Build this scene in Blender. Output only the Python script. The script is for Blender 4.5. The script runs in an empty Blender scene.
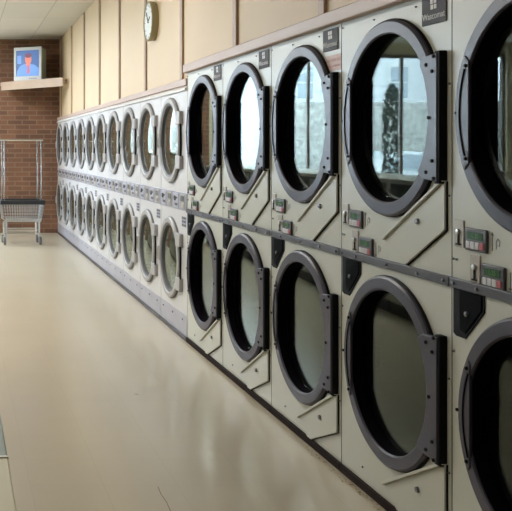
import bpy, math, random
from mathutils import Matrix, Vector
random.seed(7)
PI = math.pi
sc = bpy.context.scene
COL = sc.collection

# ------------------------------------------------------------------ camera
D = 1.67          # plane of the dryer fronts
cam_d = bpy.data.cameras.new('camera')
cam = bpy.data.objects.new('camera', cam_d); COL.objects.link(cam)
cam.location = (0, 0, 1.4); cam.rotation_euler = (PI/2, 0, 0)
cam_d.sensor_width = 36; cam_d.lens = 36*880/512
cam_d.shift_x = 0.584; cam_d.shift_y = -0.209
cam_d.clip_start = 0.05; cam_d.clip_end = 300
sc.camera = cam

# ------------------------------------------------------------------ light and exposure
w = bpy.data.worlds.new('sky'); sc.world = w; w.use_nodes = True
wn = w.node_tree; wn.nodes.clear()
wo = wn.nodes.new('ShaderNodeOutputWorld'); wb = wn.nodes.new('ShaderNodeBackground')
wb.inputs['Color'].default_value = (0.74, 0.87, 1.0, 1); wb.inputs['Strength'].default_value = 22.0
wn.links.new(wb.outputs[0], wo.inputs[0])
sc.view_settings.view_transform = 'Standard'; sc.view_settings.look = 'None'
sc.view_settings.gamma = 1.0; sc.view_settings.use_curve_mapping = False
sc.view_settings.exposure = 0.33
LAMP_W = 55.0
sc.cycles.max_bounces = 8; sc.cycles.transparent_max_bounces = 16
sc.cycles.use_denoising = True
sc.cycles.caustics_reflective = False; sc.cycles.caustics_refractive = False
sc.cycles.sample_clamp_indirect = 6

def portal(name, loc, rot, sx, sy):
    l = bpy.data.lights.new(name, 'AREA'); l.shape = 'RECTANGLE'; l.size = sx; l.size_y = sy
    l.cycles.is_portal = True
    o = bpy.data.objects.new(name, l); COL.objects.link(o); o.location = loc; o.rotation_euler = rot
portal('window_portal', (-4.05, 14.5, 1.75), (-PI/2, 0, 0), 6.4, 2.4)

# ------------------------------------------------------------------ materials
def mat(name, col, rough=0.5, metal=0.0, var=0.0, scale=8.0, spec=0.5, bump=0.0, emit=0.0, coat=0.0, stretch=None):
    m = bpy.data.materials.new(name); m.use_nodes = True
    nt = m.node_tree; b = nt.nodes['Principled BSDF']
    b.inputs['Base Color'].default_value = (*col, 1); b.inputs['Roughness'].default_value = rough
    b.inputs['Metallic'].default_value = metal; b.inputs['Specular IOR Level'].default_value = spec
    b.inputs['Coat Weight'].default_value = coat; b.inputs['Coat Roughness'].default_value = 0.1
    tc = nt.nodes.new('ShaderNodeTexCoord'); mp = nt.nodes.new('ShaderNodeMapping')
    nt.links.new(tc.outputs['Object'], mp.inputs[0])
    if stretch: mp.inputs['Scale'].default_value = stretch
    nz = nt.nodes.new('ShaderNodeTexNoise'); nz.inputs['Scale'].default_value = scale; nz.inputs['Detail'].default_value = 4
    nt.links.new(mp.outputs[0], nz.inputs['Vector'])
    if var > 0:
        r = nt.nodes.new('ShaderNodeMapRange'); r.inputs['From Min'].default_value = 0.3; r.inputs['From Max'].default_value = 0.7
        r.inputs['To Min'].default_value = 1-var; r.inputs['To Max'].default_value = 1+var
        nt.links.new(nz.outputs['Fac'], r.inputs[0])
        v = nt.nodes.new('ShaderNodeVectorMath'); v.operation = 'SCALE'; v.inputs[0].default_value = col
        nt.links.new(r.outputs[0], v.inputs['Scale']); nt.links.new(v.outputs[0], b.inputs['Base Color'])
    if bump > 0:
        bp = nt.nodes.new('ShaderNodeBump'); bp.inputs['Strength'].default_value = bump; bp.inputs['Distance'].default_value = 0.01
        nt.links.new(nz.outputs['Fac'], bp.inputs['Height']); nt.links.new(bp.outputs[0], b.inputs['Normal'])
    if emit > 0:
        b.inputs['Emission Color'].default_value = (*col, 1); b.inputs['Emission Strength'].default_value = emit
    return m

def glass_mat(name, r0=0.06, tint=(0.9, 0.93, 0.92)):
    m = bpy.data.materials.new(name); m.use_nodes = True; nt = m.node_tree; nt.nodes.clear()
    N = nt.nodes.new; L = nt.links.new
    out = N('ShaderNodeOutputMaterial'); mix = N('ShaderNodeMixShader'); tr = N('ShaderNodeBsdfTransparent'); gl = N('ShaderNodeBsdfGlossy')
    tr.inputs[0].default_value = (*tint, 1); gl.inputs['Roughness'].default_value = 0.015; gl.inputs['Color'].default_value = (0.88, 0.97, 0.93, 1)
    g = N('ShaderNodeNewGeometry'); d = N('ShaderNodeVectorMath'); d.operation = 'DOT_PRODUCT'
    L(g.outputs['Normal'], d.inputs[0]); L(g.outputs['Incoming'], d.inputs[1])
    def M(op, a, b=None):
        n = N('ShaderNodeMath'); n.operation = op
        for i, x in enumerate((a, b)):
            if x is None: continue
            if isinstance(x, (int, float)): n.inputs[i].default_value = x
            else: L(x, n.inputs[i])
        return n.outputs[0]
    a = M('ABSOLUTE', d.outputs['Value']); s = M('SUBTRACT', 1.0, a); p = M('POWER', s, 5.0)
    f = M('ADD', M('MULTIPLY', p, 1-r0), r0)
    L(f, mix.inputs[0]); L(tr.outputs[0], mix.inputs[1]); L(gl.outputs[0], mix.inputs[2]); L(mix.outputs[0], out.inputs[0])
    return m

def brick_mat():
    m = bpy.data.materials.new('brown_brick'); m.use_nodes = True; nt = m.node_tree; b = nt.nodes['Principled BSDF']
    g = nt.nodes.new('ShaderNodeNewGeometry'); mp = nt.nodes.new('ShaderNodeMapping'); mp.inputs['Rotation'].default_value = (PI/2, 0, 0)
    nt.links.new(g.outputs['Position'], mp.inputs[0])
    br = nt.nodes.new('ShaderNodeTexBrick'); nt.links.new(mp.outputs[0], br.inputs['Vector'])
    br.inputs['Color1'].default_value = (0.20, 0.092, 0.048, 1); br.inputs['Color2'].default_value = (0.125, 0.058, 0.034, 1)
    br.inputs['Mortar'].default_value = (0.22, 0.135, 0.085, 1); br.inputs['Scale'].default_value = 1.0
    br.inputs['Mortar Size'].default_value = 0.009; br.inputs['Brick Width'].default_value = 0.24; br.inputs['Row Height'].default_value = 0.078
    br.inputs['Bias'].default_value = -0.1
    nz = nt.nodes.new('ShaderNodeTexNoise'); nz.inputs['Scale'].default_value = 3.0; nt.links.new(mp.outputs[0], nz.inputs['Vector'])
    r = nt.nodes.new('ShaderNodeMapRange'); r.inputs['To Min'].default_value = 0.65; r.inputs['To Max'].default_value = 1.35; nt.links.new(nz.outputs['Fac'], r.inputs[0])
    v = nt.nodes.new('ShaderNodeVectorMath'); v.operation = 'SCALE'; nt.links.new(br.outputs['Color'], v.inputs[0]); nt.links.new(r.outputs[0], v.inputs['Scale'])
    nt.links.new(v.outputs[0], b.inputs['Base Color']); b.inputs['Roughness'].default_value = 0.75
    bp = nt.nodes.new('ShaderNodeBump'); bp.inputs['Strength'].default_value = 0.5; bp.inputs['Distance'].default_value = 0.01; bp.invert = True
    nt.links.new(br.outputs['Fac'], bp.inputs['Height']); nt.links.new(bp.outputs[0], b.inputs['Normal'])
    return m

def tile_mat(name, c1, c2, joint, tw, th, jw, rough, rvar=0.0, offset=0.0, bump=0.15, coat=0.0, blot=0.06):
    m = bpy.data.materials.new(name); m.use_nodes = True; nt = m.node_tree; b = nt.nodes['Principled BSDF']
    g = nt.nodes.new('ShaderNodeNewGeometry')
    br = nt.nodes.new('ShaderNodeTexBrick'); nt.links.new(g.outputs['Position'], br.inputs['Vector']); br.offset = offset
    br.inputs['Color1'].default_value = (*c1, 1); br.inputs['Color2'].default_value = (*c2, 1); br.inputs['Mortar'].default_value = (*joint, 1)
    br.inputs['Scale'].default_value = 1; br.inputs['Mortar Size'].default_value = jw
    br.inputs['Brick Width'].default_value = tw; br.inputs['Row Height'].default_value = th
    nz = nt.nodes.new('ShaderNodeTexNoise'); nz.inputs['Scale'].default_value = 1.3; nz.inputs['Detail'].default_value = 6; nt.links.new(g.outputs['Position'], nz.inputs['Vector'])
    r = nt.nodes.new('ShaderNodeMapRange'); r.inputs['From Min'].default_value = 0.1; r.inputs['From Max'].default_value = 0.9
    r.inputs['To Min'].default_value = 1-blot; r.inputs['To Max'].default_value = 1+blot; nt.links.new(nz.outputs['Fac'], r.inputs[0])
    v = nt.nodes.new('ShaderNodeVectorMath'); v.operation = 'SCALE'; nt.links.new(br.outputs['Color'], v.inputs[0]); nt.links.new(r.outputs[0], v.inputs['Scale'])
    nt.links.new(v.outputs[0], b.inputs['Base Color'])
    r2 = nt.nodes.new('ShaderNodeMapRange'); r2.inputs['From Min'].default_value = 0.1; r2.inputs['From Max'].default_value = 0.9
    r2.inputs['To Min'].default_value = rough-rvar; r2.inputs['To Max'].default_value = rough+rvar; nt.links.new(nz.outputs['Fac'], r2.inputs[0])
    nt.links.new(r2.outputs[0], b.inputs['Roughness'])
    nz2 = nt.nodes.new('ShaderNodeTexNoise'); nz2.inputs['Scale'].default_value = 5; nt.links.new(g.outputs['Position'], nz2.inputs['Vector'])
    bp = nt.nodes.new('ShaderNodeBump'); bp.inputs['Strength'].default_value = bump; bp.inputs['Distance'].default_value = 0.01
    nt.links.new(nz2.outputs['Fac'], bp.inputs['Height']); nt.links.new(bp.outputs[0], b.inputs['Normal'])
    b.inputs['Coat Weight'].default_value = coat; b.inputs['Coat Roughness'].default_value = 0.14
    return m

def perf_mat(name, col, dark, pitch, rough=0.35, metal=0.3):
    """sheet metal with rows of round holes"""
    m = bpy.data.materials.new(name); m.use_nodes = True; nt = m.node_tree; b = nt.nodes['Principled BSDF']
    tc = nt.nodes.new('ShaderNodeTexCoord')
    vo = nt.nodes.new('ShaderNodeTexVoronoi'); vo.inputs['Scale'].default_value = 1/pitch; vo.inputs['Randomness'].default_value = 0.15
    nt.links.new(tc.outputs['Object'], vo.inputs['Vector'])
    lt = nt.nodes.new('ShaderNodeMath'); lt.operation = 'LESS_THAN'; lt.inputs[1].default_value = 0.26; nt.links.new(vo.outputs['Distance'], lt.inputs[0])
    mx = nt.nodes.new('ShaderNodeMix'); mx.data_type = 'RGBA'; mx.inputs[6].default_value = (*col, 1); mx.inputs[7].default_value = (*dark, 1)
    nt.links.new(lt.outputs[0], mx.inputs[0]); nt.links.new(mx.outputs[2], b.inputs['Base Color'])
    b.inputs['Roughness'].default_value = rough; b.inputs['Metallic'].default_value = metal
    return m

M = dict(
  enamel=mat('cream_enamel', (0.60, 0.615, 0.555), 0.33, var=0.02, scale=3),
  enamel_small=mat('white_enamel', (0.65, 0.65, 0.67), 0.35, var=0.03, scale=3),
  ring=mat('slate_plastic', (0.050, 0.047, 0.072), 0.38, var=0.06, spec=0.4, scale=20),
  ring_dark=mat('black_rubber', (0.004, 0.003, 0.005), 0.9, spec=0.03),
  hinge_side=mat('black_steel', (0.006, 0.006, 0.008), 0.6, spec=0.12),
  boltgrey=mat('dull_bolt', (0.18, 0.18, 0.20), 0.4, metal=0.6),
  trimdark=mat('dark_grey_steel', (0.055, 0.052, 0.065), 0.42, var=0.1, scale=12),
  drum_dark=perf_mat('dark_perforated_drum', (0.022, 0.022, 0.022), (0.004, 0.004, 0.004), 0.02, 0.4, 0.6),
  drum_light=perf_mat('beige_perforated_drum', (0.27, 0.25, 0.18), (0.08, 0.07, 0.05), 0.03, 0.45, 0.1),
  white_ring=mat('off_white_ring', (0.40, 0.40, 0.41), 0.35, var=0.03),
  grey_ring=mat('mid_grey_gasket', (0.13, 0.13, 0.14), 0.5, var=0.05),
  steel=mat('brushed_steel', (0.62, 0.62, 0.60), 0.3, metal=1.0, var=0.05, scale=30),
  coinband=mat('blue_grey_metal', (0.36, 0.37, 0.44), 0.4, metal=0.3, var=0.06, scale=10),
  basepanel=mat('grey_base_panel', (0.42, 0.42, 0.49), 0.4, var=0.06, scale=5),
  plate=mat('beige_metal_plate', (0.42, 0.38, 0.33), 0.35, metal=0.4, var=0.08, scale=30),
  kick=mat('black_brown_kick_strip', (0.03, 0.022, 0.022), 0.8, var=0.2, spec=0.1),
  pocket=mat('near_black_plastic', (0.009, 0.010, 0.012), 0.9, spec=0.05),
  console=mat('charcoal_console', (0.07, 0.07, 0.08), 0.45),
  lcd=mat('green_display', (0.03, 0.10, 0.035), 0.25),
  lcdtext=mat('green_digits', (0.05, 0.22, 0.07), 0.3),
  btn=mat('white_button', (0.62, 0.62, 0.66), 0.4),
  btnred=mat('red_button', (0.50, 0.10, 0.12), 0.4),
  sign=mat('grey_sign', (0.075, 0.075, 0.085), 0.6, spec=0.2),
  signtext=mat('pale_lettering', (0.75, 0.75, 0.78), 0.5),
  sticker=mat('pink_sticker', (0.62, 0.42, 0.36), 0.5, var=0.12, scale=60),
  pinktext=mat('faded_red_lettering', (0.55, 0.24, 0.20), 0.5),
  wallp=mat('beige_wall_panel', (0.68, 0.54, 0.355), 0.55, var=0.03, scale=1.5),
  batten=mat('brown_batten', (0.40, 0.28, 0.19), 0.5, var=0.1, scale=8),
  cap=mat('pinkish_wood_cap', (0.50, 0.38, 0.32), 0.45, var=0.06, scale=4, stretch=(4, 0.5, 4)),
  ledge=mat('white_metal_ledge', (0.78, 0.78, 0.78), 0.3, var=0.02),
  plaster=mat('brown_wood_wall', (0.20, 0.15, 0.10), 0.6, var=0.03, scale=2),
  brick=brick_mat(),
  floor=tile_mat('vinyl_floor', (0.57, 0.51, 0.39), (0.56, 0.50, 0.38), (0.48, 0.425, 0.32), 0.305, 0.305, 0.001, 0.29, 0.03, bump=0.003, coat=0.3, blot=0.10),
  ceil=tile_mat('ceiling_tile', (0.62, 0.58, 0.51), (0.55, 0.52, 0.46), (0.40, 0.37, 0.32), 0.61, 1.22, 0.006, 0.8, 0.0, bump=0.4, blot=0.05),
  glass=glass_mat('door_glass', 0.025),
  window_glass=glass_mat('window_glass', 0.04, (0.96, 0.98, 0.98)),
  chrome=mat('chrome', (0.72, 0.73, 0.74), 0.18, metal=1.0),
  wire=mat('zinc_wire', (0.42, 0.44, 0.46), 0.35, metal=0.8),
  blackp=mat('black_plastic', (0.015, 0.017, 0.02), 0.5),
  rubber=mat('grey_rubber', (0.12, 0.12, 0.13), 0.6),
  shelf=mat('beige_shelf_board', (0.46, 0.35, 0.27), 0.5, var=0.05, scale=5),
  tvbody=mat('silver_grey_casing', (0.55, 0.58, 0.60), 0.4, var=0.03),
  tvside=mat('greenish_grey_casing', (0.25, 0.29, 0.24), 0.5, var=0.05),
  clockrim=mat('tan_clock_rim', (0.33, 0.29, 0.17), 0.4),
  clockface=mat('pale_blue_clock_face', (0.62, 0.68, 0.68), 0.4),
  tabletop=mat('cream_laminate', (0.66, 0.62, 0.44), 0.4, var=0.03),
  teal=mat('teal_grey_enamel', (0.22, 0.30, 0.28), 0.4, var=0.06, scale=10),
  stain=mat('dark_floor_scratch', (0.16, 0.12, 0.08), 0.6),
  rust=mat('brown_grime', (0.34, 0.25, 0.13), 0.7, var=0.4, scale=30),
  asphalt=mat('asphalt', (0.16, 0.16, 0.17), 0.9, var=0.15, scale=2),
  concrete=mat('pavement_concrete', (0.45, 0.44, 0.42), 0.85, var=0.1, scale=3),
  siding=mat('white_siding', (0.78, 0.80, 0.82), 0.7, var=0.03, scale=3),
  shingle=mat('grey_roof', (0.20, 0.20, 0.22), 0.8, var=0.2, scale=15),
  darkglass=mat('dark_pane', (0.22, 0.26, 0.30), 0.1),
  carsilver=mat('silver_car_paint', (0.60, 0.63, 0.66), 0.25, metal=0.4, coat=0.8),
  carred=mat('red_car_paint', (0.45, 0.03, 0.05), 0.25, coat=0.8),
  cardark=mat('black_car_paint', (0.02, 0.022, 0.03), 0.2, coat=0.8),
  leaf=mat('hedge_leaves', (0.02, 0.03, 0.018), 0.8, var=0.4, scale=20, bump=1.0),
  frame=mat('bronze_window_frame', (0.24, 0.22, 0.20), 0.4, metal=0.5),
  header=mat('cream_header', (0.66, 0.60, 0.45), 0.5),
  lampglow=mat('fluorescent_tube', (1.0, 0.93, 0.80), 0.5, emit=6.0),
  lampbody=mat('white_lamp_housing', (0.75, 0.75, 0.72), 0.4),
  cloth=mat('dark_cloth', (0.02, 0.022, 0.03), 0.9, var=0.3, scale=12, bump=0.5),
  pinkcloth=mat('red_towel', (0.55, 0.06, 0.10), 0.9, var=0.2, scale=25, bump=0.8),
)
def screen(name, col, e): return mat(name, col, 0.4, emit=e)
M.update(scr_bg=screen('screen_blue', (0.04, 0.10, 0.28), 0.55), scr_lt=screen('screen_light_blue', (0.10, 0.22, 0.50), 0.6),
         scr_skin=screen('screen_orange', (0.52, 0.15, 0.10), 0.55), scr_red=screen('screen_red', (0.40, 0.10, 0.16), 0.6),
         scr_dk=screen('screen_dark', (0.12, 0.03, 0.06), 0.6))

# ------------------------------------------------------------------ mesh helpers
class MB:
    def __init__(s): s.v = []; s.f = []; s.mi = []; s.cur = 0
    def add(s, vs, fs):
        b = len(s.v); s.v += [tuple(v) for v in vs]
        for f in fs: s.f.append([b+i for i in f]); s.mi.append(s.cur)
        return s
    def box(s, x0, x1, y0, y1, z0, z1):
        vs = [(x, y, z) for x in (x0, x1) for y in (y0, y1) for z in (z0, z1)]
        return s.add(vs, [(0,1,3,2),(4,6,7,5),(0,4,5,1),(2,3,7,6),(0,2,6,4),(1,5,7,3)])
    def prism_x(s, poly, x0, x1):
        """poly of (y,z), extruded in x"""
        n = len(poly); a = sum(poly[i][0]*poly[(i+1)%n][1]-poly[(i+1)%n][0]*poly[i][1] for i in range(n))
        if a < 0: poly = poly[::-1]
        if x0 > x1: x0, x1 = x1, x0
        vs = [(x0, y, z) for y, z in poly]+[(x1, y, z) for y, z in poly]
        fs = [list(range(n))[::-1], list(range(n, 2*n))]+[(i, (i+1)%n, n+(i+1)%n, n+i) for i in range(n)]
        return s.add(vs, fs)
    def prism(s, poly, a0, a1, axis):
        """axis 1: poly (x,z) along y; axis 2: poly (x,y) along z"""
        n = len(poly)
        def P(p, t): return (p[0], t, p[1]) if axis == 1 else (p[0], p[1], t)
        vs = [P(p, a0) for p in poly]+[P(p, a1) for p in poly]
        return s.add(vs, [list(range(n)), list(range(n, 2*n))[::-1]]+[(i, (i+1)%n, n+(i+1)%n, n+i) for i in range(n)])
    def lathe(s, prof, cy, cz, seg=64, closed=False, a0=0.0, a1=2*PI):
        """prof of (x, r) about the x axis through (cy, cz)"""
        full = abs(a1-a0-2*PI) < 1e-6; m = seg if full else seg+1; n = len(prof); vs = []
        for i in range(m):
            a = a0+(a1-a0)*i/seg
            for x, r in prof: vs.append((x, cy+r*math.cos(a), cz+r*math.sin(a)))
        fs = []
        for i in range(seg):
            j = (i+1) % m
            for k in range(n if closed else n-1):
                l = (k+1) % n; fs.append((i*n+k, j*n+k, j*n+l, i*n+l))
        return s.add(vs, fs)
    def tube(s, pts, r, seg=8, closed=False):
        pts = [Vector(p) for p in pts]; n = len(pts); vs = []; up = None
        for i, p in enumerate(pts):
            if closed: t = pts[(i+1)%n]-pts[i-1]
            else: t = pts[min(i+1, n-1)]-pts[max(i-1, 0)]
            t.normalize()
            if up is None: up = Vector((0, 0, 1)) if abs(t.z) < 0.9 else Vector((1, 0, 0))
            a = t.cross(up).normalized(); b = a.cross(t).normalized(); up = b
            for k in range(seg):
                th = 2*PI*k/seg; vs.append(p+a*(r*math.cos(th))+b*(r*math.sin(th)))
        fs = []
        for i in range(n if closed else n-1):
            j = (i+1) % n
            for k in range(seg): fs.append((i*seg+k, i*seg+(k+1)%seg, j*seg+(k+1)%seg, j*seg+k))
        if not closed: fs += [list(range(seg))[::-1], [(n-1)*seg+k for k in range(seg)]]
        return s.add(vs, fs)
    def cyl(s, c, axis, r, h, seg=20):
        c = Vector(c); ax = {'x': Vector((1,0,0)), 'y': Vector((0,1,0)), 'z': Vector((0,0,1))}[axis]
        return s.tube([c-ax*h/2, c+ax*h/2], r, seg)
    def xf(s, mtx, start=0):
        for i in range(start, len(s.v)): s.v[i] = tuple(mtx @ Vector(s.v[i]))
        return s
    def build(s, name, mats, parent=None, bevel=0.0, smooth=True, seg=2, loc=None):
        me = bpy.data.meshes.new(name); me.from_pydata(s.v, [], s.f); me.update()
        import bmesh
        bm = bmesh.new(); bm.from_mesh(me); bmesh.ops.recalc_face_normals(bm, faces=bm.faces); bm.to_mesh(me); bm.free()
        if not isinstance(mats, (list, tuple)): mats = [mats]
        for m_ in mats: me.materials.append(m_)
        me.polygons.foreach_set('material_index', s.mi)
        if smooth:
            me.polygons.foreach_set('use_smooth', [True]*len(me.polygons)); me.set_sharp_from_angle(angle=math.radians(35))
        o = bpy.data.objects.new(name, me); COL.objects.link(o)
        if parent: o.parent = parent
        if loc: o.location = loc
        if bevel > 0:
            b = o.modifiers.new('bevel', 'BEVEL'); b.width = bevel; b.segments = seg; b.limit_method = 'ANGLE'; b.angle_limit = math.radians(40)
            b.harden_normals = False
        return o

def tag(o, label, cat, group=None):
    o['label'] = label; o['category'] = cat
    if group: o['group'] = group
    return o
def empty(name, loc, label, cat, group=None, rz=0.0):
    o = bpy.data.objects.new(name, None); COL.objects.link(o); o.location = loc; o.rotation_euler = (0, 0, rz); o.empty_display_size = 0.1
    return tag(o, label, cat, group)
def struct(o): o['kind'] = 'structure'; return o
def copy_tree(o, parent=None):
    c = o.copy(); COL.objects.link(c); c.parent = parent
    for ch in list(o.children): copy_tree(ch, c)
    return c

def dish(x0, x1, r, n=8):
    """profile of a shallow dished pane: x0 in the middle, x1 at the rim"""
    return [(x0+(x1-x0)*(k/n)**2, r*k/n) for k in range(n+1)]

def text_mesh(s, name, m, parent, size, loc, mtx, depth=0.0015):
    cu = bpy.data.curves.new(name, 'FONT'); cu.body = s; cu.size = size; cu.extrude = depth; cu.align_x = 'CENTER'; cu.align_y = 'CENTER'
    cu.resolution_u = 3
    t = bpy.data.objects.new(name+'_tmp', cu); COL.objects.link(t)
    dg = bpy.context.evaluated_depsgraph_get(); me = bpy.data.meshes.new_from_object(t.evaluated_get(dg))
    bpy.data.objects.remove(t); bpy.data.curves.remove(cu)
    me.name = name; me.transform(Matrix.Translation(loc) @ mtx.to_4x4()); me.materials.clear(); me.materials.append(m)
    o = bpy.data.objects.new(name, me); COL.objects.link(o); o.parent = parent
    return o
# text that faces -x, reads towards -y
TX = Matrix(((0, 0, -1), (-1, 0, 0), (0, 1, 0)))

def holed_plate(mb, y0, y1, z0, z1, holes, x=0.0, seg=64):
    """front plate in the plane x with round holes (cy, cz, r), holes stacked in z"""
    zs = [z0]
    for i in range(len(holes)-1): zs.append((holes[i][1]+holes[i][2]+holes[i+1][1]-holes[i+1][2])/2)
    zs.append(z1)
    for i, (cy, cz, r) in enumerate(holes):
        a, b = zs[i], zs[i+1]; angs = sorted(set([2*PI*k/seg for k in range(seg)]+[math.atan2(zz-cz, yy-cy) % (2*PI) for yy in (y0, y1) for zz in (a, b)]))
        vs = []
        for t in angs:
            c, s_ = math.cos(t), math.sin(t)
            k = min(((y1-cy)/c if c > 1e-9 else (y0-cy)/c if c < -1e-9 else 1e9), ((b-cz)/s_ if s_ > 1e-9 else (a-cz)/s_ if s_ < -1e-9 else 1e9))
            vs += [(x, cy+r*c, cz+r*s_), (x, cy+k*c, cz+k*s_), (x+0.02, cy+r*c, cz+r*s_)]
        n = len(angs); fs = []
        for j in range(n):
            l = (j+1) % n
            fs.append((3*j, 3*l, 3*l+1, 3*j+1)); fs.append((3*j, 3*j+2, 3*l+2, 3*l))
        mb.add(vs, fs)

# ------------------------------------------------------------------ the room
Y_BACK = 14.58; Z_C = 3.21; X_L = -7.6; Y_F = -3.0; X_R = 2.62; NEAR = 2.115
W1 = 0.8525; Y_JOIN = NEAR+5*W1; W2 = 0.82
struct(MB().box(X_L, X_R, Y_F, Y_BACK+0.2, -0.1, 0).build('floor', M['floor'], smooth=False))
struct(MB().box(X_L, X_R, Y_F, Y_BACK+0.2, Z_C, Z_C+0.12).build('ceiling', M['ceil'], smooth=False))
struct(MB().box(-0.82, X_R, Y_BACK, Y_BACK+0.2, 0, Z_C).build('wall_back', M['brick'], smooth=False))
struct(MB().box(X_L-0.2, X_L, Y_F, Y_BACK+0.2, -0.1, Z_C+0.12).build('wall_left', M['plaster'], smooth=False))
struct(MB().box(X_L, X_R+0.2, Y_F-0.2, Y_F, -0.1, Z_C+0.12).build('wall_front', M['plaster'], smooth=False))
# bulkhead wall above the dryers, clad in beige panels
wr = struct(MB().box(D+0.03, X_R, Y_F, Y_BACK, 1.9, Z_C).box(X_R, X_R+0.2, Y_F, Y_BACK+0.2, -0.1, Z_C+0.12).box(D+0.0, X_R, Y_F, NEAR-0.03, 0, 1.9).build('wall_right', M['wallp'], smooth=False))
k = 0
for i in range(-3, 9):
    y = 4.075+1.275*i
    if y > Y_BACK-0.1: continue
    o = MB().box(D+0.014, D+0.03, y-0.035, y+0.035, 2.005 if y < Y_JOIN else 1.91, Z_C).build('trim_%d' % (k+3), M['batten'], bevel=0.004); struct(o); k += 1
# cap boards on top of the two banks
struct(MB().box(D-0.035, D+0.03, Y_F, Y_JOIN, 1.945, 2.005).build('trim_1', M['cap'], bevel=0.006))
struct(MB().box(D-0.012, D+0.03, Y_JOIN, Y_BACK, 1.86, 1.91).build('trim_2', M['cap'], bevel=0.005))

# storefront: sill wall, header, piers, windows
struct(MB().box(X_L, -0.82, Y_BACK, Y_BACK+0.2, 0, 0.5).box(X_L, -0.82, Y_BACK, Y_BACK+0.2, 3.02, Z_C)
       .box(-0.90, -0.82, Y_BACK, Y_BACK+0.2, 0.5, 3.02).box(X_L, -7.2, Y_BACK, Y_BACK+0.2, 0.5, 3.02)
       .box(-5.75, -5.6, Y_BACK-0.04, Y_BACK+0.2, 0.0, Z_C).build('wall_window_side', M['header'], smooth=False))
for i, (a, b) in enumerate([(-5.6, -0.90), (-7.2, -5.75)]):
    n = max(1, round((b-a)/1.35)); f = MB()
    f.box(a, b, Y_BACK+0.04, Y_BACK+0.12, 0.5, 0.56).box(a, b, Y_BACK+0.04, Y_BACK+0.12, 2.96, 3.02)
    for j in range(n+1):
        c = a+(b-a)*j/n; c = min(max(c, a+0.03), b-0.03); f.box(c-0.03, c+0.03, Y_BACK+0.04, Y_BACK+0.12, 0.56, 2.96)
    fr = struct(f.build('window_%d' % (i+1), M['frame'], bevel=0.004))
    MB().box(a+0.03, b-0.03, Y_BACK+0.075, Y_BACK+0.083, 0.56, 2.96).build('pane', M['window_glass'], fr, smooth=False)

# ------------------------------------------------------------------ large stacked dryer
H = 1.4
def hex_bolt(mb, y, z, x, r=0.007): mb.lathe([(x, r), (x-0.005, r*0.9), (x-0.006, 0.0)], y, z, 10)

def bolt(name, y, z, x, m, parent, r=0.007):
    b = MB(); hex_bolt(b, y, z, x, r); return b.build(name, m, parent)

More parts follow.
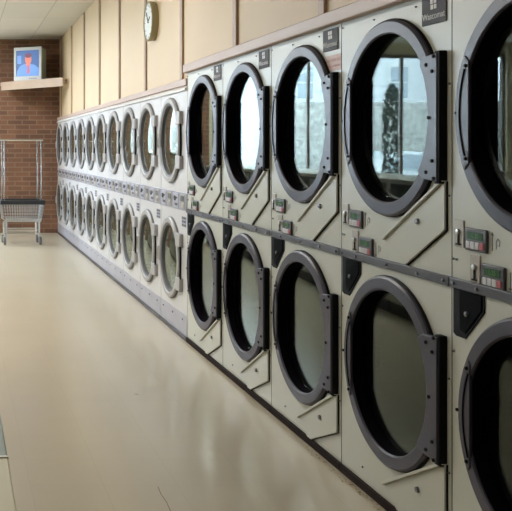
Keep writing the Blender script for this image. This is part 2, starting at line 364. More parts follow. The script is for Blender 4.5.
def make_large():
    root = empty('stacked_dryer', (D, 0, 0), 'x', 'dryer', 'large cream stacked dryers with dark door rings')
    U = lambda u: W1/2-u                   # u runs from the far edge towards the viewer
    ya, yb = U(W1-0.0015), U(0.0015)
    c1, c2 = 1.4-0.858, 1.4+0.117; cu = U(0.44)
    # cabinet
    m = MB(); holed_plate(m, ya, yb, 0.034, 1.945, [(cu, c1, 0.345), (cu, c2, 0.345)])
    m.add([(0, ya, 0.034), (0.75, ya, 0.034), (0.75, ya, 1.945), (0, ya, 1.945)], [(0,1,2,3)])
    m.add([(0, yb, 0.034), (0.75, yb, 0.034), (0.75, yb, 1.945), (0, yb, 1.945)], [(0,1,2,3)])
    m.add([(0, ya, 1.945), (0.75, ya, 1.945), (0.75, yb, 1.945), (0, yb, 1.945)], [(0,1,2,3)])
    m.add([(0.75, ya, 0.034), (0.75, yb, 0.034), (0.75, yb, 1.945), (0.75, ya, 1.945)], [(0,1,2,3)])
    m.add([(0, ya, 0.034), (0.75, ya, 0.034), (0.75, yb, 0.034), (0, yb, 0.034)], [(0,1,2,3)])
    m.build('cabinet', M['enamel'], root)
    sm = MB().box(-0.0006, 0.002, ya-0.001, ya+0.0015, 0.034, 1.945)
    sm.build('panel_seam', M['hinge_side'], root, smooth=False)
    MB().box(-0.012, 0.03, ya, yb, 0.0, 0.034).build('base_strip', M['kick'], root, bevel=0.003)
    tr = MB().box(-0.012, 0.004, ya, yb, 0.935, 0.9675).build('middle_strip', M['trimdark'], root, bevel=0.003)
    for u in (0.03, 0.16, 0.42, 0.65, 0.82): bolt('bolt', U(u), 0.951, -0.012, M['boltgrey'], tr, 0.006)
    for (u, z) in [(0.015, 1.92), (0.30, 1.915), (0.62, 1.915), (0.84, 1.62), (0.838, 1.24), (0.012, 1.03), (0.03, 1.03), (0.838, 0.62), (0.838, 0.30), (0.2, 0.09), (0.012, 0.72)]:
        bolt('panel_screw', U(u), z, 0.0, M['boltgrey'], root, 0.004)
    for cz, up, cu, RR in ((c2, True, U(0.427), 0.377), (c1, False, U(0.432), 0.363)):
        MB().lathe([(0.04, 0.325), (0.05, 0.31), (0.62, 0.31), (0.62, 0.0)], cu, cz, 48).build('drum', M['drum_dark'], root)
        # door ring
        d = MB()
        q_ = RR-0.370; prof = [(0.0, 0.370), (-0.018, 0.370), (-0.024, 0.362), (-0.025, 0.322), (-0.021, 0.317), (-0.016, 0.316)]; prof = [(a_, b_+q_) for a_, b_ in prof]
        d.lathe(prof, cu, cz, 96)
        d.cur = 1; d.lathe([(-0.016, 0.316+q_), (0.022, 0.306+q_), (0.030, 0.306+q_), (0.030, 0.345)], cu, cz, 96)
        door = d.build('door', [M['ring'], M['ring_dark']], root)
        MB().lathe([(0.0, RR+0.004), (-0.008, RR+0.004), (-0.010, RR)], cu, cz, 96).build('gasket', M['hinge_side'], door)
        g = MB().lathe(dish(0.0185, 0.0195, 0.3055+q_)+dish(0.0225, 0.0235, 0.3055+q_)[::-1], cu, cz, 96)
        g.build('glass', M['glass'], door)
        # handle segment on the far side
        pts = []
        for i in range(13):
            a = math.radians(-31+62*i/12); pts.append((cu+(RR-0.018)*math.cos(a), cz+(RR-0.018)*math.sin(a)))
        ch = cu+0.283
        poly = pts+[(ch, cz+0.165), (ch, cz-0.165)]
        h = MB().prism_x(poly, -0.029, -0.018); hd = h.build('handle', M['ring'], door, bevel=0.003)
        gr = []
        for i in range(15):
            a = math.radians(-24+48*i/14); gr.append((-0.0295, cu+(RR-0.032)*math.cos(a)-0.012, cz+(RR-0.032)*math.sin(a)))
        for (dy_, dz_) in ((0.298, 0.150), (0.298, -0.150), (0.357, 0.0)): bolt('door_screw', cu+dy_, cz+dz_, -0.029 if dz_ else -0.0245, M['hinge_side'], door, 0.006)
        MB().tube(gr, 0.0035, 6).build('grip_groove', M['hinge_side'], door)
        # hinge
        zc = 1.4+(0.107 if up else -0.862); hz = 0.222 if up else 0.217
        hy0, hy1 = U(0.812), U(0.735)
        poly = [(hy0, zc-hz), (hy0, zc+hz)]
        top = [(U(0.72), zc+hz-0.008)]
        inner = []
        for i in range(9):
            z = zc+0.19-0.38*i/8; inner.append((cu-math.sqrt((0.320+q_)**2-(z-cz)**2), z))
        poly += top+inner+[(U(0.72), zc-hz+0.008)]
        hp = MB().prism_x(poly, -0.031, -0.010).build('hinge_plate', M['ring'], door, bevel=0.003)
        MB().box(-0.028, 0.0, U(0.825), U(0.79), zc-hz-0.006, zc+hz+0.006).build('hinge_bar', M['hinge_side'], door, bevel=0.004)
        for (u, dz) in [(0.745, 0.185), (0.785, 0.16), (0.765, 0.0), (0.785, -0.15), (0.745, -0.19), (0.795, 0.21), (0.795, -0.21)]: bolt('hinge_bolt', U(u), zc+dz, -0.031, M['hinge_side'], door, 0.0065)
        # lint panel
        o = 0 if up else -0.965
        A = (U(0.826), H-0.112+o); B = (U(0.405), H-0.3545+o+(0 if up else 0.015)); C = (U(0.564), H-0.43+o); E = (U(0.826), H-0.277+o)
        if not up: C = (U(0.545), 0.036); E = (U(0.826), H-0.277+o)
        lp = MB().prism_x([A, B, C, E] if up else [A, B, (U(0.50), 0.036), C, E], -0.012, 0.0).build('lint_panel', M['enamel'], root, bevel=0.002)
        n = Vector((0, math.cos(math.radians(30)), math.sin(math.radians(30))))
        t = Vector((0, -0.5, 0.866))
        lip = MB(); q = [(A[0], A[1]), (B[0], B[1]), (B[0]+0.004, B[1]+0.010), (A[0]+0.004, A[1]+0.010)]
        lip.prism_x(q, -0.022, 0.0)
        lip.build('lint_panel_lip', M['enamel'], lp, bevel=0.0015)
        sh = MB(); sh.prism_x([E, C, (C[0]-0.001, C[1]-0.003), (E[0]-0.0025, E[1]-0.002), (A[0]-0.0025, A[1]), A], -0.006, 0.0)
        sh.build('panel_shadow_line', M['hinge_side'], lp, smooth=False)  # black sliver standing in for the shadow along the panel's lower and near edges
        lk = MB().lathe([(-0.012, 0.011), (-0.020, 0.010), (-0.021, 0.0)], U(0.655), H-0.262+o, 16); lk.build('panel_lock', M['boltgrey'], lp)
        # coin slot and control display
        u0, zt = (0.02, -0.237) if up else (0.11, -0.342)
        cp = MB().box(-0.005, 0.0, U(u0+0.054), U(u0), H+zt-0.09, H+zt).build('coin_slot', M['plate'], root, bevel=0.0015)
        s2 = MB().box(-0.008, -0.004, U(u0+0.031), U(u0+0.024), H+zt-0.078, H+zt-0.045).box(-0.0075, -0.004, U(u0+0.04), U(u0+0.012), H+zt-0.083, H+zt-0.078)
        s2.build('slot', M['hinge_side'], cp, smooth=False)
        MB().lathe([(-0.004, 0.010), (-0.012, 0.009), (-0.013, 0.0)], U(u0+0.027), H+zt-0.040, 16).build('coin_knob', M['steel'], cp)
        v0 = u0+0.068; zb = H+zt-0.02
        cn = MB().box(-0.010, 0.0, U(v0+0.118), U(v0), zb-0.074, zb).build('control_display', M['console'], root, bevel=0.006, seg=3)
        MB().box(-0.0115, -0.009, U(v0+0.100), U(v0+0.018), zb-0.036, zb-0.012).build('screen', M['lcd'], cn, smooth=False)
        text_mesh('0:30' if up else '0:25', 'digits', M['lcdtext'], cn, 0.022, (-0.0118, U(v0+0.062), zb-0.024), TX, 0.0004)
        for q in range(4):
            yy = v0+0.012+q*0.0245
            MB().box(-0.013, -0.009, U(yy+0.0215), U(yy), zb-0.066, zb-0.043).build('button', M['btnred'] if q == 3 else M['btn'], cn, bevel=0.002)
        ar = MB().box(-0.001, 0.0, U(v0+0.137), U(v0+0.133), zb-0.062, zb-0.012)
        yy = v0+0.135
        ar.prism_x([(U(yy+0.007), zb-0.014), (U(yy-0.007), zb-0.014), (U(yy), zb-0.004)] if up else [(U(yy+0.007), zb-0.06), (U(yy-0.007), zb-0.06), (U(yy), zb-0.070)], -0.001, 0.0)
        ar.build('arrow_mark', M['console'], root, smooth=False)
        nm = MB().tube([(-0.0008, U(v0+0.155), zb-0.055), (-0.0008, U(v0+0.155), zb-0.03), (-0.0008, U(v0+0.163), zb-0.022), (-0.0008, U(v0+0.174), zb-0.03), (-0.0008, U(v0+0.170), zb-0.045), (-0.0008, U(v0+0.158), zb-0.040)], 0.0012, 5)
        nm.build('painted_mark', M['coinband'], root)
    # recessed lock pocket, upper far corner of the lower dryer
    zt = 0.936
    P = [(U(0.012), zt), (U(0.012), H-0.617), (U(0.03), H-0.625), (U(0.082), H-0.625), (U(0.188), H-0.52), (U(0.188), zt)]
    pk = MB().prism_x(P, -0.004, 0.0).build('lock_pocket', M['hinge_side'], root, bevel=0.0015)
    Q = [(U(0.055), zt-0.006), (U(0.055), H-0.60), (U(0.085), H-0.607), (U(0.176), H-0.518), (U(0.176), zt-0.006)]
    MB().prism_x(Q, -0.008, -0.003).build('lock_plate', M['pocket'], pk, bevel=0.002)
    MB().lathe([(-0.008, 0.009), (-0.014, 0.008), (-0.015, 0.0)], U(0.10), H-0.54, 16).build('lock', M['boltgrey'], pk)
    # sign plate
    sy, z0, z1 = (U(0.822), U(0.665)), H+0.436, H+0.533
    sp = MB().box(-0.004, 0.0, sy[0], sy[1], z0, z1).build('sign_plate', M['sign'], root, bevel=0.0015)
    ym = (sy[0]+sy[1])/2
    text_mesh('Wascomat', 'lettering', M['signtext'], sp, 0.033, (-0.0045, ym, z0+0.028), TX, 0.0006)
    ic = MB()
    for dy in (-0.011, 0.011):
        ic.box(-0.0052, -0.0035, ym+dy-0.009, ym+dy+0.007, z0+0.052, z0+0.068).box(-0.0052, -0.0035, ym+dy-0.007, ym+dy+0.009, z0+0.071, z0+0.088)
    ic.build('emblem', M['signtext'], sp, smooth=False)
    return root

large = []
proto = make_large()
LL = ['large cream stacked dryer with dark rings, nearest one, cut off by the right edge',
      'large cream stacked dryer with dark rings, second from the right edge of the picture',
      'large cream stacked dryer with dark rings and a pink sticker below its sign',
      'large cream stacked dryer with dark rings, second away from the small white dryers',
      'large cream stacked dryer with dark rings, standing right against the small white dryers']
for i in range(5):
    r = proto if i == 0 else copy_tree(proto)
    r.location = (D, NEAR+W1*(i+0.5), 0); r['label'] = LL[i]; large.append(r)
# faded pink sticker, middle dryer only
st = MB().box(-0.0015, 0.0, -W1/2+0.003, -W1/2+0.155, 1.4+0.345, 1.4+0.415).build('sticker', M['sticker'], large[2], smooth=False)
text_mesh('CAUTION HOT', 'sticker_lettering', M['pinktext'], st, 0.022, (-0.0018, -W1/2+0.079, 1.4+0.392), TX, 0.0003)
text_mesh('DO NOT OVERLOAD', 'sticker_lettering', M['pinktext'], st, 0.014, (-0.0018, -W1/2+0.079, 1.4+0.365), TX, 0.0003)

# ------------------------------------------------------------------ small stacked dryer
def make_small():
    root = empty('stacked_dryer', (D, 0, 0), 'x', 'dryer', 'small white stacked dryers with pale door rings')
    U = lambda u: W2/2-u
    ya, yb = U(W2-0.0015), U(0.0015); cu = U(0.338)
    c1, c2 = 1.4-0.846, 1.4+0.063
    m = MB(); holed_plate(m, ya, yb, 0.18, 1.82, [(cu, c1, 0.285), (cu, c2, 0.285)], seg=48)
    for yy in (ya, yb): m.add([(0, yy, 0.0), (0.75, yy, 0.0), (0.75, yy, 1.82), (0, yy, 1.82)], [(0,1,2,3)])
    m.add([(0, ya, 1.82), (0.75, ya, 1.82), (0.75, yb, 1.82), (0, yb, 1.82)], [(0,1,2,3)])
    m.add([(0.75, ya, 0.0), (0.75, yb, 0.0), (0.75, yb, 1.82), (0.75, ya, 1.82)], [(0,1,2,3)])
    m.build('cabinet', M['enamel_small'], root)
    MB().box(-0.0006, 0.002, ya-0.001, ya+0.002, 0.18, 1.82).build('panel_seam', M['grey_ring'], root, smooth=False)
    # slanting ledge on top
    MB().prism([(0.0, 1.82), (-0.018, 1.825), (-0.018, 1.835), (0.02, 1.878), (0.026, 1.878), (0.026, 1.82)], ya, yb, 1).build('top_ledge', M['ledge'], root)
    bp = MB().box(-0.004, 0.02, ya+0.002, yb-0.002, 0.03, 0.178).build('base_panel', M['basepanel'], root, bevel=0.003)
    for u in (0.1, 0.4, 0.7): bolt('base_screw', U(u), 0.14, -0.004, M['grey_ring'], bp)
    MB().box(-0.012, 0.02, ya, yb, 0.0, 0.03).build('base_strip', M['trimdark'], root, bevel=0.003)
    cb = MB().box(-0.006, 0.01, ya+0.001, yb-0.001, 1.4-0.456, 1.4-0.326).build('coin_band', M['coinband'], root, bevel=0.003)
    for k, (u, bz) in enumerate([(0.06, 0), (0.25, 0), (0.45, 0), (0.64, 0)]):
        pl = MB().box(-0.010, -0.005, U(u+0.14), U(u), 1.4-0.445, 1.4-0.337).build('coin_plate', M['plate'] if k % 2 else M['basepanel'], root, bevel=0.002)
        if k % 2 == 0:
            q = MB().lathe([(-0.010, 0.02), (-0.020, 0.018), (-0.021, 0.0)], U(u+0.05), 1.4-0.375, 16)
            bolt('reset_button', U(u+0.1), 1.4-0.37, -0.01, M['grey_ring'], pl, 0.008)
            q.build('timer_knob', M['grey_ring'], pl)
            MB().box(-0.012, -0.009, U(u+0.12), U(u+0.04), 1.4-0.43, 1.4-0.41).build('slot', M['console'], pl, smooth=False)
        else:
            MB().box(-0.012, -0.009, U(u+0.115), U(u+0.025), 1.4-0.39, 1.4-0.35).build('slot', M['console'], pl, smooth=False)
            MB().box(-0.014, -0.009, U(u+0.10), U(u+0.06), 1.4-0.435, 1.4-0.405).build('push_slide', M['steel'], pl, bevel=0.001)
    # small label with a grid of lines
    lb = MB().box(-0.002, 0.0, U(0.79), U(0.665), 1.4-0.577, 1.4-0.50).build('instruction_label', M['coinband'], root, smooth=False)
    g = MB()
    for i in range(2):
        for j in range(3): g.box(-0.003, -0.0015, U(0.665+0.062*(i+1)-0.006), U(0.665+0.062*i+0.006), 1.4-0.577+0.026*j+0.006, 1.4-0.577+0.026*j+0.020)
    g.build('label_print', M['console'], lb, smooth=False)
    for cz, R in ((c2, 0.329), (c1, 0.311)):
        MB().lathe([(0.02, 0.285), (0.03, 0.28), (0.50, 0.28), (0.50, 0.0)], cu, cz, 40).build('drum', M['drum_light'], root)
        d = MB(); d.lathe([(0.0, R), (-0.020, R), (-0.027, R-0.007), (-0.027, R-0.036), (-0.022, R-0.042)], cu, cz, 64)
        d.cur = 1; d.lathe([(-0.022, R-0.042), (-0.016, R-0.058), (0.004, R-0.062), (0.02, R-0.062), (0.02, R-0.03)], cu, cz, 64)
        door = d.build('door', [M['white_ring'], M['grey_ring']], root)
        MB().lathe([(0.0, R+0.005), (-0.012, R+0.005), (-0.014, R)], cu, cz, 64).build('gasket', M['grey_ring'], door)
        MB().lathe(dish(-0.026, 0.000, R-0.061)+dish(-0.022, 0.004, R-0.061)[::-1], cu, cz, 64).build('glass', M['glass'], door)
        for dz in (0.165, -0.165):
            MB().box(-0.030, 0.0, U(0.70), U(0.575), cz+dz-0.05, cz+dz+0.05).build('hinge', M['white_ring'], door, bevel=0.006)
        MB().tube([(-0.02, U(0.70), cz-0.12), (-0.02, U(0.70), cz+0.12)], 0.007, 8).build('hinge_pin', M['hinge_side'], door)
        h = MB().tube([(-0.024, cu+0.300, cz-0.06), (-0.036, cu+0.300, cz-0.045), (-0.036, cu+0.300, cz+0.045), (-0.024, cu+0.300, cz+0.06)], 0.005, 8)
        h.build('handle', M['steel'], door)
    return root
ps = make_small()
words = ['first', 'second', 'third', 'fourth', 'fifth', 'sixth', 'seventh', 'eighth', 'ninth']
for i in range(10):
    r = ps if i == 0 else copy_tree(ps)
    r.location = (D, Y_JOIN+W2*(i+0.5), 0)
    r['label'] = ('small white stacked dryer in the far corner, against the brown brick wall' if i == 9 else
                  'small white stacked dryer with pale rings, right beside the large dark-ringed dryers' if i == 0 else
                  'small white stacked dryer with pale rings, %s in its row from the large dryers' % words[i])

# ------------------------------------------------------------------ clock on the panelled wall
ck = empty('wall_clock', (D+0.03, 7.58, 1.4+1.095), 'round wall clock with a tan rim and pale blue face, high on the beige panels', 'clock')
MB().lathe([(0.0, 0.165), (-0.045, 0.172), (-0.055, 0.172), (-0.060, 0.165), (-0.055, 0.155), (-0.050, 0.152)], 0, 0, 64).build('rim', M['clockrim'], ck)
fc = MB().lathe([(-0.052, 0.0), (-0.052, 0.156), (0.0, 0.156)], 0, 0, 64).build('clock_face', M['clockface'], ck)
for i in range(12):
    MB().box(-0.0545, -0.052, -0.003, 0.003, 0.125, 0.145).xf(Matrix.Rotation(2*PI*i/12, 4, 'X')).build('hour_mark', M['grey_ring'], fc, smooth=False)
MB().box(-0.058, -0.053, -0.004, 0.004, -0.02, 0.11).xf(Matrix.Rotation(-0.7, 4, 'X')).build('minute_hand', M['blackp'], ck, smooth=False)
MB().box(-0.057, -0.053, -0.005, 0.005, -0.02, 0.08).xf(Matrix.Rotation(1.2, 4, 'X')).build('hour_hand', M['blackp'], ck, smooth=False)

# ------------------------------------------------------------------ corner shelf and television
sh = MB().prism([(0.72, Y_BACK), (0.72, 14.33), (1.60, 13.33), (D+0.028, 13.62), (D+0.028, Y_BACK)], 2.43, 2.478, 2)
sh.add([(0.72, 14.33, 2.345), (1.60, 13.33, 2.345), (1.60, 13.33, 2.43), (0.72, 14.33, 2.43), (0.735, 14.345, 2.345), (1.615, 13.345, 2.345), (1.615, 13.345, 2.43), (0.735, 14.345, 2.43)],
       [(0,1,2,3), (4,5,6,7), (0,1,5,4), (0,3,7,4), (1,2,6,5)])
tag(sh.build('corner_shelf', M['shelf']), 'beige corner shelf under the television, high on the brick wall', 'shelf')

tv = empty('television', (1.135, 14.0, 2.479), 'old boxy silver television showing a man in a blue shirt, on the corner shelf', 'television', rz=math.radians(-27))
tw, thh = 0.235, 0.53
m = MB()
m.box(-tw, tw, -0.04, 0.0, 0.0, 0.07).box(-tw, tw, -0.04, 0.0, thh-0.05, thh).box(-tw, -tw+0.04, -0.04, 0.0, 0.07, thh-0.05).box(tw-0.04, tw, -0.04, 0.0, 0.07, thh-0.05)
m.build('bezel', M['tvbody'], tv, bevel=0.006)
m = MB(); a = [(-tw+0.005, 0.0, 0.01), (tw-0.005, 0.0, 0.01), (tw-0.005, 0.0, thh-0.01), (-tw+0.005, 0.0, thh-0.01)]
b2 = [(-tw+0.01, 0.20, 0.01), (tw-0.01, 0.20, 0.01), (tw-0.01, 0.20, thh-0.02), (-tw+0.01, 0.20, thh-0.02)]
c = [(-0.13, 0.36, 0.04), (0.13, 0.36, 0.04), (0.13, 0.36, thh-0.15), (-0.13, 0.36, thh-0.15)]
fs = [(0,1,2,3), (8,9,10,11)]
for o_ in (0, 4):
    for i in range(4): fs.append((o_+i, o_+(i+1) % 4, o_+4+(i+1) % 4, o_+4+i))
m.add(a+b2+c, fs); m.build('casing', M['tvside'], tv, bevel=0.006)
sx = tw-0.04; s0, s1 = 0.07, thh-0.05
s = MB().box(-sx, sx, -0.028, -0.002, s0, s1)
def oval(mb, cx, cz, rx, rz, y, n=20): mb.add([(cx+rx*math.cos(2*PI*i/n), y, cz+rz*math.sin(2*PI*i/n)) for i in range(n)], [list(range(n))])
s.cur = 1; s.add([(-0.195, -0.0285, s0), (0.195, -0.0285, s0), (0.19, -0.0285, 0.19), (0.12, -0.0285, 0.245), (0.04, -0.0285, 0.265), (-0.05, -0.0285, 0.265), (-0.13, -0.0285, 0.235), (-0.185, -0.0285, 0.15)], [tuple(range(8))])
s.add([(-0.18, -0.0283, 0.40), (-0.11, -0.0283, 0.40), (-0.11, -0.0283, 0.27), (-0.18, -0.0283, 0.27)], [(0,1,2,3)])
s.cur = 2; oval(s, 0.01, 0.335, 0.055, 0.085, -0.0295); s.add([(-0.03, -0.0292, 0.23), (0.045, -0.0292, 0.23), (0.035, -0.0292, 0.28), (-0.02, -0.0292, 0.28)], [(0,1,2,3)])
s.cur = 4; oval(s, 0.01, 0.395, 0.057, 0.035, -0.0298)
s.cur = 3; s.add([(-0.005, -0.0296, 0.24), (0.025, -0.0296, 0.24), (0.035, -0.0296, 0.13), (0.01, -0.0296, 0.10), (-0.012, -0.0296, 0.13)], [(0,1,2,3,4)])
s.build('screen', [M['scr_bg'], M['scr_lt'], M['scr_skin'], M['scr_red'], M['scr_dk']], tv, smooth=False)
for i in range(4): MB().box(0.03+i*0.035, 0.05+i*0.035, -0.045, -0.038, 0.025, 0.037).build('button', M['grey_ring'], tv, bevel=0.002)

# ------------------------------------------------------------------ laundry cart
def wheel(mb, x, y, z, r=0.062): mb.lathe([(x-0.014, 0.0), (x-0.014, r*0.9), (x-0.008, r), (x+0.008, r), (x+0.014, r*0.9), (x+0.014, 0.0)], y, z, 24)
def make_cart(loc, rz, label):
    t = empty('laundry_cart', loc, label, 'laundry cart', 'rolling laundry carts', rz)
    hw = 0.29; hd = 0.24
    for s_ in (-1, 1):
        for dy in ((-0.03, 0.05)):
            MB().tube([(s_*(hw-(0.0 if dy < 0 else 0.045)), hd*0+dy, 0.60), (s_*(hw-(0.0 if dy < 0 else 0.045)), dy, 1.52)], 0.010, 10).build('post', M['chrome'], t)
    MB().tube([(-hw-0.03, -0.03, 1.52), (hw+0.03, -0.03, 1.52)], 0.012, 10).build('hanging_bar', M['chrome'], t)
    # basket
    fr = MB(); top = [(-hw-0.02, -hd), (hw+0.02, -hd), (hw+0.02, hd), (-hw-0.02, hd)]; bot = [(-hw+0.015, -hd+0.05), (hw-0.015, -hd+0.05), (hw-0.015, hd-0.05), (-hw+0.015, hd-0.05)]
    zt, zb = 0.60, 0.37
    for k in range(6):
        f = k/5; ring = [(bot[i][0]*f+top[i][0]*(1-f), bot[i][1]*f+top[i][1]*(1-f), zt+(zb-zt)*f) for i in range(4)]
        for i in range(4): fr.tube([ring[i], ring[(i+1) % 4]], 0.0035 if 0 < k < 5 else 0.007, 6)
    for i in range(4):
        n = 16 if i % 2 == 0 else 13
        for j in range(n+1):
            g = j/n; a_, b_ = top[i], top[(i+1) % 4]; c_, d_ = bot[i], bot[(i+1) % 4]
            fr.tube([(a_[0]+(b_[0]-a_[0])*g, a_[1]+(b_[1]-a_[1])*g, zt), (c_[0]+(d_[0]-c_[0])*g, c_[1]+(d_[1]-c_[1])*g, zb)], 0.0035, 6)
    for j in range(1, 14):
        x = bot[0][0]+(bot[1][0]-bot[0][0])*j/14; fr.tube([(x, bot[0][1], zb), (x, bot[2][1], zb)], 0.003, 5)
    fr.build('wire_basket', M['wire'], t)
    rim = MB(); rim.box(-hw-0.03, hw+0.03, -hd-0.014, -hd+0.012, zt-0.012, zt+0.05).box(-hw-0.03, hw+0.03, hd-0.012, hd+0.014, zt-0.012, zt+0.05)
    rim.box(-hw-0.035, -hw-0.008, -hd, hd, zt-0.012, zt+0.05).box(hw+0.008, hw+0.035, -hd, hd, zt-0.012, zt+0.05)
    rim.build('rim_bumper', M['blackp'], t, bevel=0.006)
    lf = MB().box(-hw+0.02, hw-0.02, -0.205, -0.18, 0.335, 0.375).box(-hw+0.02, hw-0.02, 0.18, 0.205, 0.335, 0.375)
    for s_ in (-1, 1): lf.box(s_*(hw-0.035)-0.015, s_*(hw-0.035)+0.015, -0.2, 0.2, 0.335, 0.375)
    for z in (0.16, 0.215): lf.tube([(-hw+0.05, -0.16, z), (hw-0.05, -0.16, z)], 0.009, 8).tube([(-hw+0.05, 0.16, z), (hw-0.05, 0.16, z)], 0.009, 8)
    lf.build('lower_frame', M['chrome'], t)
    for sx_ in (-1, 1):
        for sy_ in (-1, 1):
            x, y = sx_*(hw-0.05), sy_*0.17
            leg = MB().tube([(x, y, 0.36), (x, y, 0.16), (x*1.02, y*1.02, 0.115)], 0.016, 10).build('leg', M['chrome'], t)
            wx = x+sx_*0.02; cs = MB(); wheel(cs, wx, y-0.01, 0.062); cs.build('caster_wheel', M['rubber'], leg)
            fk = MB(); fk.box(wx-0.024, wx-0.019, y-0.03, y+0.02, 0.05, 0.12).box(wx+0.019, wx+0.024, y-0.03, y+0.02, 0.05, 0.12).box(wx-0.024, wx+0.024, y-0.03, y+0.02, 0.115, 0.125)
            fk.build('caster_fork', M['steel'], leg)
    return t
# cart stands by the brick wall
make_cart((0.945, 12.95, 0), 0.04, 'chrome laundry cart with a wire basket and hanging rail, by the brick wall')

# ------------------------------------------------------------------ table edge at lower left
tb = empty('folding_table', (-0.35, 1.5, 0), 'cream laminate table with a teal end strip, cut off at the lower left', 'table')
tx1 = 0.108+0.35
MB().box(tx1-0.40, tx1, -1.0, 0.35, 0.722, 0.75).build('table_top', M['tabletop'], tb, bevel=0.004)
MB().box(tx1-0.40, tx1-0.001, 0.355, 0.66, 0.722, 0.749).build('end_strip', M['teal'], tb, bevel=0.003)
e = MB().box(tx1-0.40, tx1, 0.348, 0.356, 0.72, 0.7525); e.build('metal_joint', M['steel'], tb)
for (x, y) in ((tx1-0.35, -0.9), (tx1-0.08, -0.9), (tx1-0.35, 0.55), (tx1-0.08, 0.55)): MB().box(x-0.02, x+0.02, y-0.02, y+0.02, 0, 0.722).build('leg', M['steel'], tb, bevel=0.003)

# floor scratch and grime along the dryers' foot
gr = MB(); random.seed(3)
for i in range(160):
    y = random.uniform(2.3, 4.2); x = D-0.014-abs(random.gauss(0, 0.02)); r = random.uniform(0.0015, 0.005)
    gr.add([(x+r*math.cos(2*PI*q/6)*0.8, y+r*math.sin(2*PI*q/6)*1.8, 0.0012) for q in range(6)], [tuple(range(6))])
o = tag(gr.build('floor_grime', M['rust'], smooth=False), 'brown grime speckled on the floor along the foot of the large dryers', 'grime'); o['kind'] = 'stuff'

fc_ = MB(); P_ = [(0.831, 3.64), (0.826, 3.56), (0.829, 3.48), (0.822, 3.36)]
fc_.add([(x-0.0015, y, 0.0008) for x, y in P_]+[(x+0.0015, y, 0.0008) for x, y in P_], [(i, i+1, i+5, i+4) for i in range(3)])
tag(fc_.build('floor_scratch', M['stain'], smooth=False), 'thin dark scratch in the beige floor at the bottom of the picture', 'scratch')

# ------------------------------------------------------------------ washers, seen in the door glass
def make_washer():
    t = empty('front_load_washer', (0, 0, 0), 'x', 'washing machine', 'front loading washers in the middle row')
    MB().box(-0.70, 0.0, -0.345, 0.345, 0.10, 1.12).build('cabinet', M['enamel'], t, bevel=0.012)
    MB().box(-0.68, -0.01, -0.335, 0.335, 0.0, 0.10).build('plinth', M['trimdark'], t)
    f = MB().lathe([(0.0, 0.235), (0.03, 0.23), (0.04, 0.21), (0.04, 0.18), (0.03, 0.165)], 0, 0.62, 40).build('door', M['steel'], t)
    MB().lathe([(0.03, 0.168), (0.045, 0.12), (0.05, 0.0)], 0, 0.62, 32).build('glass', M['darkglass'], f)
    MB().box(0.0, 0.03, -0.25, -0.21, 0.57, 0.67).build('handle', M['blackp'], f, bevel=0.004)
    c_ = MB().box(0.0, 0.01, -0.30, 0.30, 0.93, 1.08).build('control_panel', M['console'], t, bevel=0.004)
    MB().box(0.01, 0.014, -0.02, 0.12, 0.97, 1.03).build('screen', M['lcd'], c_)
    MB().box(0.01, 0.02, -0.25, -0.12, 0.95, 1.06).build('coin_slot', M['steel'], c_, bevel=0.003)
    return t
pw = make_washer(); nw = 15
wl = ['first', 'second', 'third', 'fourth', 'fifth', 'sixth', 'seventh', 'eighth', 'ninth', 'tenth', 'eleventh', 'twelfth', 'thirteenth', 'fourteenth', 'last']
for i in range(nw):
    r = pw if i == 0 else copy_tree(pw)
    r.location = (-0.36, 3.1+0.7*i, 0)
    r['label'] = 'front loading washer facing the dryers, %s in the middle row counting towards the windows' % wl[i]

# ------------------------------------------------------------------ fluorescent ceiling lamps
def make_lamp(loc, label, power):
    t = empty('ceiling_lamp', loc, label, 'ceiling lamp', 'fluorescent ceiling lamps')
    MB().box(-0.3, 0.3, -0.61, 0.61, -0.035, 0.0).build('housing', M['lampbody'], t, bevel=0.004)
    MB().box(-0.27, 0.27, -0.58, 0.58, -0.045, -0.035).build('diffuser', M['lampglow'], t)
    l = bpy.data.lights.new('lamp_light', 'AREA'); l.shape = 'RECTANGLE'; l.size = 0.54; l.size_y = 1.16; l.energy = power; l.color = (0.86, 0.93, 1.0) if loc[1] > 8 else (1.0, 0.95, 0.87)
    o = bpy.data.objects.new('lamp_light', l); COL.objects.link(o); o.parent = t; o.location = (0, 0, -0.05)
    return t
for (x, y, k_, lab) in [(-0.5, 2.6, 0.04, 'fluorescent ceiling lamp above the near end of the aisle'), (-0.5, 6.8, 0.9, 'fluorescent ceiling lamp above the middle of the dryer aisle'),
                        (-0.5, 10.0, 1.2, 'fluorescent ceiling lamp between the one by the brick wall and the mid-aisle one'), (-0.5, 12.9, 1.15, 'fluorescent ceiling lamp in the aisle near the brick wall'),
                        (-4.2, 3.4, 0.12, 'fluorescent ceiling lamp in the left half of the room, nearer one'), (-4.2, 9.5, 1.0, 'fluorescent ceiling lamp in the left half of the room, nearer the windows')]:
    make_lamp((x, y, Z_C), lab, LAMP_W*k_)

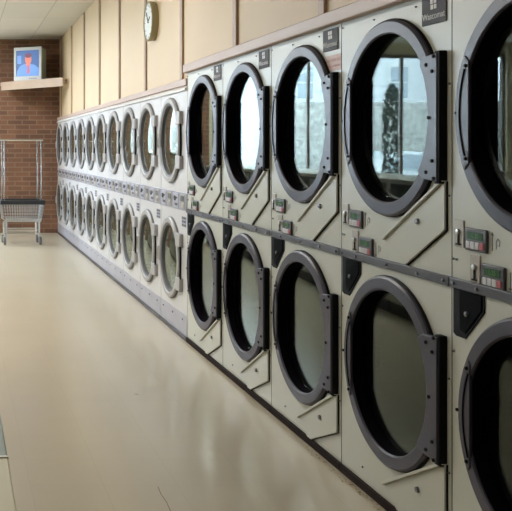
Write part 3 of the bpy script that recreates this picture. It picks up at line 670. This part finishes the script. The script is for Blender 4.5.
# ------------------------------------------------------------------ outside the shop window
g = MB().box(-40, 30, Y_BACK+3.2, 70, -0.25, -0.15).build('street', M['asphalt'], smooth=False); struct(g)
g = MB().box(-40, 30, Y_BACK+0.2, Y_BACK+3.2, -0.25, -0.02).build('pavement', M['concrete'], smooth=False); struct(g)
def make_house(x, y, wd, hgt, label):
    t = empty('house', (x, y, -0.15), label, 'house', 'houses across the street')
    sd = MB()
    n = int(hgt/0.22)
    for i in range(n): sd.prism_x([(-0.012, i*0.22), (0.01, i*0.22+0.22), (4, i*0.22+0.22), (4, i*0.22)], -wd/2, wd/2)
    sd.build('wall', M['siding'], t, smooth=False)
    MB().prism_x([(-0.4, hgt), (2.0, hgt+1.6), (4.4, hgt)], -wd/2-0.3, wd/2+0.3).build('roof', M['shingle'], t, smooth=False)
    for z in (0.9, 3.4):
        if z+1.4 > hgt: continue
        for j in range(int(wd/3.6)):
            xx = -wd/2+1.8+3.6*j
            f = MB().box(xx-0.5, xx+0.5, -0.07, 0.0, z, z+1.4).build('window', M['lampbody'], t)
            MB().box(xx-0.42, xx+0.42, -0.08, -0.06, z+0.08, z+0.68).box(xx-0.42, xx+0.42, -0.08, -0.06, z+0.74, z+1.32).build('pane', M['darkglass'], f)
    return t
make_house(-9.5, 33, 11, 6.5, 'white clapboard house across the street, the one farther left')
make_house(2.5, 36, 9, 5.4, 'white clapboard house across the street, straight beyond the brick wall')
def make_car(x, y, rz, paint, label):
    t = empty('parked_car', (x, y, -0.15), label, 'car', 'cars parked in the street', rz)
    prof = [(-2.2, 0.35), (-2.25, 0.75), (-1.9, 0.92), (-1.3, 0.98), (-0.75, 1.40), (0.75, 1.44), (1.45, 1.0), (2.1, 0.9), (2.2, 0.6), (2.15, 0.35)]
    MB().prism(prof, -0.85, 0.85, 1).build('body', paint, t, bevel=0.06, seg=3)
    gl = MB().prism([(-1.2, 0.99), (-0.72, 1.34), (-0.05, 1.36), (-0.05, 0.99)], -0.86, 0.86, 1).prism([(0.05, 0.99), (0.05, 1.36), (0.70, 1.37), (1.3, 1.0)], -0.86, 0.86, 1)
    gl.build('side_window', M['darkglass'], t, smooth=False)
    for sx_ in (-1.4, 1.4):
        for sy_ in (-0.8, 0.8):
            w_ = MB().cyl((sx_, sy_, 0.32), 'y', 0.32, 0.2, 28).build('wheel', M['blackp'], t)
            MB().cyl((sx_, sy_*1.12, 0.32), 'y', 0.18, 0.04, 20).build('hubcap', M['steel'], w_)
    return t
make_car(-7.3, 20.5, 0.0, M['carsilver'], 'silver car parked in the street, next to the black one')
make_car(-12.5, 20.7, 0.0, M['cardark'], 'black car parked in the street, beyond the windows')
make_car(-1.9, 20.6, 0.0, M['carred'], 'red car parked in the street')

# narrow dark evergreen on the pavement
tr = empty('evergreen_shrub', (-5.2, 17.4, -0.02), 'narrow dark evergreen standing on the pavement outside', 'shrub')
MB().tube([(0, 0, 0), (0, 0, 0.5)], 0.04, 10).build('trunk', M['batten'], tr)
random.seed(5); m = MB()
prof = [(0.35, 0.02), (0.5, 0.19), (0.9, 0.23), (1.5, 0.23), (2.1, 0.21), (2.5, 0.16), (2.68, 0.04)]
for k in range(900):
    t = random.random(); z = 0.38+2.3*t; r = 0.0
    for a, b in zip(prof, prof[1:]):
        if a[0] <= z <= b[0]: r = a[1]+(b[1]-a[1])*(z-a[0])/(b[0]-a[0])
    th = random.uniform(0, 2*PI); rr = r*random.uniform(0.6, 1.05); c = Vector((rr*math.cos(th), rr*math.sin(th), z))
    u = Vector((random.gauss(0, 1), random.gauss(0, 1), random.gauss(0, 1))).normalized()*0.05; v = Vector((math.cos(th)*0.3, math.sin(th)*0.3, 1)).normalized()*0.09
    m.add([c-u, c+u, c+v], [(0, 1, 2)])
m.build('foliage', M['leaf'], tr, smooth=False)

# mottled stone wall across the road
swl = tag(MB().box(-15, -5.2, 24.0, 24.4, -0.15, 2.7).build('stone_wall', mat('grey_stone', (0.30, 0.30, 0.28), 0.9, var=0.5, scale=6, bump=0.8), bevel=0.03), 'mottled grey stone wall across the road, below the white house', 'wall')
